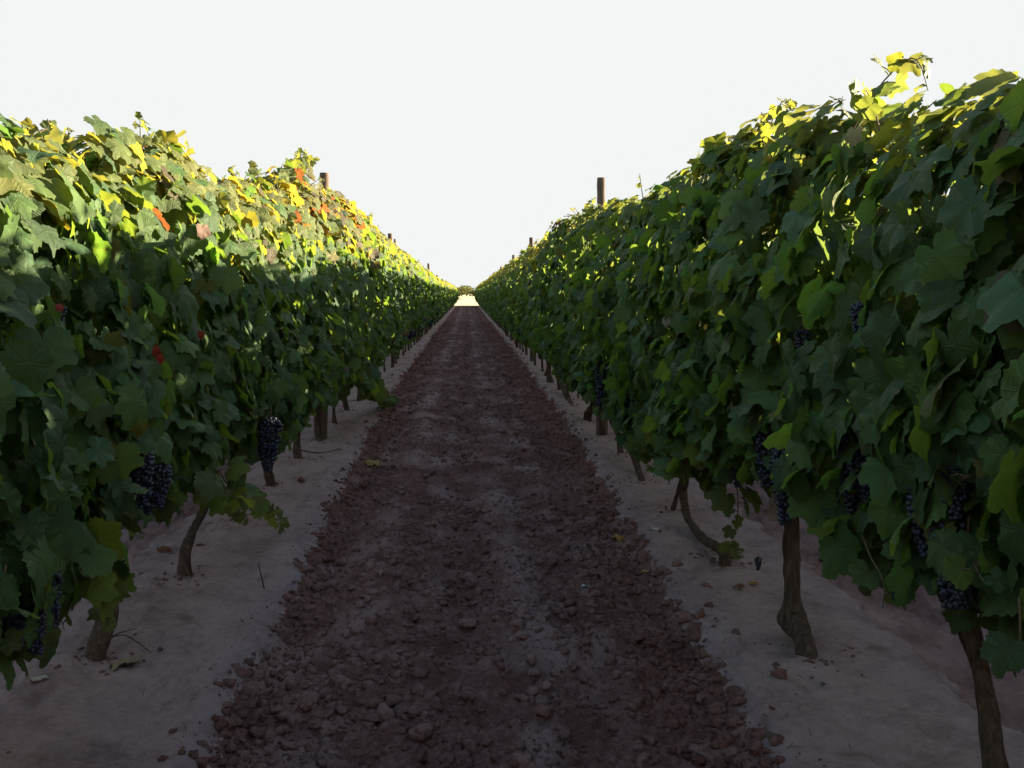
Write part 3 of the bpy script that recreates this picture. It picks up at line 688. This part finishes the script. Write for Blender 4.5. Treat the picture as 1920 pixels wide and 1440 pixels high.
# ---------------------------------------------------------------- posts
def post(x, y, h, r0, r1, lean, label, group, seed):
    n = 8; z = np.linspace(-.06, h, n); P = np.stack([lean[0]*z, lean[1]*z, z], 1); V, Qf, T = tube(P, np.linspace(r0, r1, n), 16, seed, .05); a = Acc(); a.add(V, Qf, T)
    o = link('trellis_post', a.mesh('trellis_post', [M_POST]), None, (x, y, 0)); tag(o, label, 'post', group); return o
rsp = np.random.RandomState(5)
for side, PL, X in ((-1, POSTS_L, ROW_L), (1, POSTS_R, ROW_R)):
    for j, y in enumerate(PL):
        if y > ROW_END: continue
        lean = (rsp.uniform(-.02, .02), rsp.uniform(-.03, .03)); h = (2.44 if (side > 0 and j < 4) or j < 2 or (side < 0 and j == 3) else 2.16)+rsp.uniform(-.05, .05)
        if j == 0: lean = (.030, 0) if side < 0 else (-.012, 0); h = 2.50 if side < 0 else 2.47
        if j == 1 and side < 0: lean = (-.02, 0); h = 2.50
        if j == 0: lab = f'weathered round wooden post rising above the {SIDE[side]} row, nearest and thickest' + (', tilted' if side < 0 else ', upright')
        elif j < 4: lab = f"{['', 'second', 'third', 'fourth'][j]} wooden post along the {SIDE[side]} row, its top {'split in two' if (side < 0 and j == 1) else 'poking above the leaves'}"
        else: lab = f'tiny distant wooden post at the far end of the {SIDE[side]} row'
        q = post(X, y, h, .058 if side > 0 else .060, .037 if side > 0 else .042, lean, lab, f'wooden posts of the {SIDE[side]} row', j)
        if side < 0 and j == 1:                                   # a second slat beside it
            n = 5; z = np.linspace(1.2, 2.40, n); V, Qf, T = tube(np.stack([.03+.05*(2.5-z), 0*z+.05, z], 1), np.full(n, .02), 8, 9, .08); a = Acc(); a.add(V, Qf, T); link('split_slat', a.mesh('split_slat', [M_POST]), q)

# ---------------------------------------------------------------- clods, crumbs, straw
def clod_np(rs, P, r, sub, squash=.75):
    V0, F0 = (I0, I1, I2)[sub]; n = len(P); m = len(V0)
    Rm = rs.randn(n, 3, 3)*.16+np.eye(3); nz = 1+.24*rs.randn(n, m, 1).clip(-1.6, 1.6)
    V = np.einsum('nij,mj->nmi', Rm, V0)*nz*r[:, None, None]; V[:, :, 2] *= squash
    V = V+P[:, None]; F = F0[None]+(np.arange(n)*m)[:, None, None]; return V.reshape(-1, 3), F.reshape(-1, 3)
rs = np.random.RandomState(31)
n = 78000; y = 1.7*np.exp(rs.rand(n)**.95*math.log(48/1.7)); x = rs.uniform(-1.25, 1.25, n)
dm, uu, kk = soil_mask(x, y); dens = fbm(x*2.5, y*1.8, 3, 91); keep = ((dm > -.03) & (rs.rand(n) < .50+.9*dens+.8*(dm < .14))) | ((dm > -.25) & (dm < 0) & (rs.rand(n) < .22*np.exp(dm/.06)))
x, y = x[keep], y[keep]; r = .0035+.021*rs.rand(len(x))**5.5; r *= 1+.018*y
for (xb, yb) in [(v_[1], v_[2]) for v_ in VINES.values() if v_[2] > 2]:      # crumbs of bark and earth round the feet of the near vines
    m_ = 60; a_ = rs.uniform(0, 6.28, m_); q_ = .03+.22*rs.rand(m_)**1.6; x = np.append(x, xb+np.cos(a_)*q_); y = np.append(y, yb+np.sin(a_)*q_); r = np.append(r, .003+.008*rs.rand(m_)**2)
P = np.stack([x, y, H(x, y)+r*.08], 1); tl = np.clip(.22*rs.rand(len(x))+.32*fbm(x*1.6, y*1.1, 3, 92), 0, .7); nr = y < 6
Va, Fa = clod_np(rs, P[nr], r[nr], 1); Vb, Fb = clod_np(rs, P[~nr], r[~nr], 0)
tl = np.clip(tl*.6+.55*ridges(x, y, 0*x), 0, .75); tt = np.concatenate([np.repeat(tl[nr], len(I1[0])), np.repeat(tl[~nr], len(I0[0]))])
o = link('soil_crumbs', mesh_np('soil_crumbs', np.vstack([Va, Vb]), [np.vstack([Fa, Fb+len(Va)])], M_SOIL, np.repeat(tt[:, None], 3, 1))); tag(o, 'loose brown crumbs of earth strewn over the tilled path', 'soil', kind='stuff')
# the larger clods, one by one
CL = [(713, 1240, 30, 'pale flat-faced'), (722, 1343, 40, 'large upright'), (592, 1222, 32, 'broad pale'), (790, 1395, 34, 'rounded grey'), (877, 1083, 18, 'small pale'), (858, 1058, 18, 'small round'), (668, 1188, 22, 'slanting pale'),
      (940, 1253, 26, 'flat wide'), (880, 1180, 34, 'dusty mounded'), (1069, 1295, 28, 'lumpy brown'), (1020, 1350, 34, 'broad crumbling'), (640, 1055, 16, 'small dry'), (745, 1273, 20, 'grey knobbly'), (575, 1345, 26, 'brown jagged'),
      (540, 1290, 22, 'dull brown'), (1145, 1345, 24, 'dark lumpy'), (1305, 1210, 24, 'dark rounded'), (1290, 1175, 26, 'brown smooth'), (1380, 1195, 16, 'lone small'), (1388, 1320, 22, 'edge-lying dark'), (1340, 1260, 24, 'brown domed'),
      (565, 902, 16, 'dark flat'), (480, 1380, 26, 'left-edge brown'), (620, 1408, 26, 'wide grey-brown'), (910, 1395, 28, 'low brown'), (1200, 1405, 26, 'reddish'), (985, 1155, 18, 'small brown'), (1040, 1200, 20, 'weathered')]
for j, (px, py, wpx, adj) in enumerate(CL):
    p = atg(px, py); dist = np.linalg.norm(p-[0, 0, CAM_H]); r_ = wpx*dist/FPX/2*1.0; p = atg(px, py, float(H(p[0], p[1])))
    V, F = clod_np(rs, np.zeros((1, 3)), np.array([r_]), 2, .7); sm = fbm(V[:, 0]*60+j, V[:, 1]*60, 2, j)
    # smooth the random facets so that it reads as a lump of earth
    for _ in range(1):
        A = np.zeros_like(V); c = np.zeros(len(V))
        for t0, t1 in ((0, 1), (1, 2), (2, 0)): np.add.at(A, F[:, t0], V[F[:, t1]]); np.add.at(c, F[:, t0], 1)
        V = .5*V+.5*A/c[:, None]
    onsoil = soil_mask(p[0], p[1])[0] > 0
    where = 'in the tilled path' if onsoil else 'on the sandy strip'
    lr = 'left half' if px < 800 else ('right edge' if px > 1250 else 'middle'); nf = 'close to the camera' if py > 1300 else ('a little way up' if py > 1150 else 'further up')
    o = link('soil_clod', mesh_np('soil_clod', V, [F], M_SOIL, np.full((len(V), 3), .42 if 'pale' in adj or 'grey' in adj or 'dusty' in adj or 'large' in adj else .12)), None, (p[0], p[1], float(H(p[0], p[1]))+r_*.3))
    tag(o, f'{adj} clod of earth {where}, {lr}, {nf}', 'clod', 'clods of earth on the ground')
# straw and twigs
acc = Acc(); n = 500; y = 1.8*np.exp(rs.rand(n)*math.log(12/1.8)); x = rs.uniform(-1.15, 1.2, n)
for i in range(n):
    a = rs.uniform(0, 3.14); l = rs.uniform(.015, .06); z = float(H(x[i], y[i]))+.007
    p0 = G([x[i]-math.cos(a)*l/2, y[i]-math.sin(a)*l/2, z]); p1 = G([x[i]+math.cos(a)*l/2, y[i]+math.sin(a)*l/2, z+rs.uniform(0, .015)])
    V, Qf, T = tube([p0, (p0+p1)/2+G([0, 0, .004]), p1], [.0012, .0013, .0008], 4, cap=False); acc.add(V, Qf, T, G([.26, .19, .13])*rs.uniform(.5, 1.1))
o = link('straw', acc.mesh('straw', [M_DRY])); tag(o, 'bits of dry straw and stalk scattered over the earth', 'straw', kind='stuff')
def twig(pts, r, label, tint=(.07, .045, .035)):
    pts = np.asarray(pts); b = pts[0].copy(); a = Acc(); V, Qf, T = tube(pts-b, np.linspace(r, r*.5, len(pts)), 6); a.add(V, Qf, T, tint); o = link('twig', a.mesh('twig', [M_DRY]), None, b); tag(o, label, 'twig'); return o
b = atg(496, 1106); 
t1 = at(484, 1055, b[0]); twig([b, (b+t1)/2, t1], .0035, 'thin dark stick standing upright in the sand left of the path')
g = lambda px, py, dz=.012: atg(px, py)+[0, 0, float(H(*atg(px, py)[:2]))+dz]
twig([g(196, 1230), g(225, 1225, .03), g(258, 1218, .035)], .003, 'thin bare twig lying beside the curled dry leaf, pointing at the path')
twig([g(194, 1228), g(235, 1228, .03), g(284, 1238)], .003, 'longer bare twig forking from the foot of the nearest left trunk')
twig([g(560, 853), g(600, 858), g(640, 855)], .006, 'dark twig lying on the sand near the left post')
twig([g(1560, 1010), g(1640, 1012, .03), g(1690, 1016)], .006, 'brown pruned cane lying in the next alley on the right', (.12, .07, .05))
twig([g(1600, 1035), g(1660, 1042, .02), g(1740, 1040)], .005, 'thin pruned cane lying across the next alley on the right', (.14, .08, .06))
# fallen leaves
def fl(px, py, sz, tint, label, rz=0, rx=.1, curl=1.5, lod=0):
    p = atg(px, py); flat_leaf('fallen_leaf', (p[0], p[1], float(H(p[0], p[1]))+sz*.35), rz, sz, tint, label, lod, rx, .1, curl=curl)
fl(245, 1265, .085, (.30, .22, .15), 'large curled dry leaf at the foot of the nearest left trunk', 1.6, -.1, 1.0)
fl(75, 1298, .040, (.50, .42, .34), 'small pale dry leaf near the lower left corner', 1.2)
fl(308, 1042, .050, (.22, .09, .06), 'reddish brown dry leaf left of the slim trunk in the left row', .6, .5)
fl(378, 1036, .032, (.22, .10, .06), 'small brown dry leaf right of the slim trunk in the left row', 2.4, .4)
fl(700, 862, .085, (.40, .26, .10), 'yellow brown leaf at the left edge of the path', .5, .5, 2)
fl(1165, 1000, .050, (.42, .25, .08), 'yellow dry leaf at the right edge of the path', .5, .6, 2)
fl(1212, 1058, .028, (.40, .26, .10), 'tiny yellow scrap of leaf at the right edge of the path', 2.5, .4, 2)
fl(1230, 998, .040, (.62, .56, .55), 'whitish dry leaf on the sand right of the path', .9, .4, 2)
fl(1100, 1098, .026, (.70, .68, .70), 'tiny white scrap lying on the tilled earth', 2.0, .6, 2)
fl(1412, 1108, .030, (.36, .20, .06), 'yellowish dead leaf on the sand between the hooked and the knobbed trunks', .3)
fl(1385, 1112, .034, (.20, .10, .06), 'brown dead leaf at the foot of the hooked trunk', 2.8, .3)
fl(640, 905, .035, (.30, .15, .08), 'small brown leaf on the sand beyond the low trailing shoot', 1.1, .3)
fl(1448, 1392, .022, (.16, .10, .07), 'dark scrap of leaf on the sand low at the right', .2, .8, 2.5)
# green weed in the next alley
p = atg(1548, 1040); a = Acc(); n = 26
ang = rs.uniform(0, 6.28, n); O = np.stack([np.cos(ang), np.sin(ang), rs.uniform(.3, 1.2, n)], 1)
put_leaves(a, O*G([.02, .02, .015]), np.stack([-np.cos(ang), -np.sin(ang), np.full(n, .9)], 1), O, rs.uniform(.02, .035, n), leaf_tints(n, rs, None, np.full(n, .5)), 1, rs)
o = link('weed', a.mesh('weed', [M_LEAF]), None, (p[0], p[1], float(H(p[0], p[1])))); tag(o, 'small green weed on the ground under the right row', 'weed')

# ---------------------------------------------------------------- bushes beyond the field
def bush(x, y, h, wd, seed, label, group, c=(.10, .11, .03), n=1600):
    rs = np.random.RandomState(seed); root = empty('bush', (x, y, 0)); tag(root, label, 'bush', group)
    V, Qf, T = tube([(0, 0, -.1), (.1, 0, h*.3), (0, .1, h*.6)], [h*.05, h*.04, h*.02], 8, seed, .1); a = Acc(); a.add(V, Qf, T); link('trunk', a.mesh('trunk', [M_BARK]), root)
    lob = [(rs.uniform(-.5, .5)*wd, rs.uniform(-.4, .4)*wd, h*rs.uniform(.15, .62), wd*rs.uniform(.24, .36)) for _ in range(9)]
    P = []; 
    for i in range(n):
        lx, ly, lz, lr = lob[rs.randint(0, 9)]; v = rs.randn(3); v /= np.linalg.norm(v); q = lr*rs.uniform(.6, 1.05); P.append((lx+v[0]*q, ly+v[1]*q, max(.1, lz+v[2]*q*h/wd*.9)))
    P = np.array(P); a = Acc(); V0 = TPL[2]; m = len(P); s = np.full(m, h*.055)*rs.uniform(.6, 1.3, m)
    put_leaves(a, P, rs.randn(m, 3)+[0, 0, .5], rs.randn(m, 3), s, np.asarray(c)*rs.uniform(.6, 1.5, (m, 1))*(1+.2*rs.randn(m, 3)).clip(.5, 1.5), 2, rs)
    link('crown', a.mesh('crown', [M_BUSH]), root)
k = 0
for x, y, h, wd in ((-23, 356, 4.2, 8), (-16, 350, 4.6, 8), (-9, 352, 3.8, 7), (-4.4, 345, 4.4, 9), (-.2, 352, 4.6, 9), (5.5, 348, 3.4, 7), (12, 352, 4.0, 7), (19, 350, 4.6, 8), (26, 356, 4.3, 8)):
    vis = x in (-4.4, -.2)
    bush(x, y, h, wd, 300+k, ('dusty green bush with a rounded top, left one at the end of the path' if x < -1 else 'sunlit yellow green bush, right one at the end of the path') if vis else 'distant bush in the line beyond the dry field', 'bushes beyond the dry field', (.16, .16, .05) if k % 2 else (.12, .14, .04)); k += 1
bush(-1.5, 178, .7, 1.6, 350, 'small dark shrub on the sunlit dry field past the end of the rows', None, (.05, .06, .02), 300)
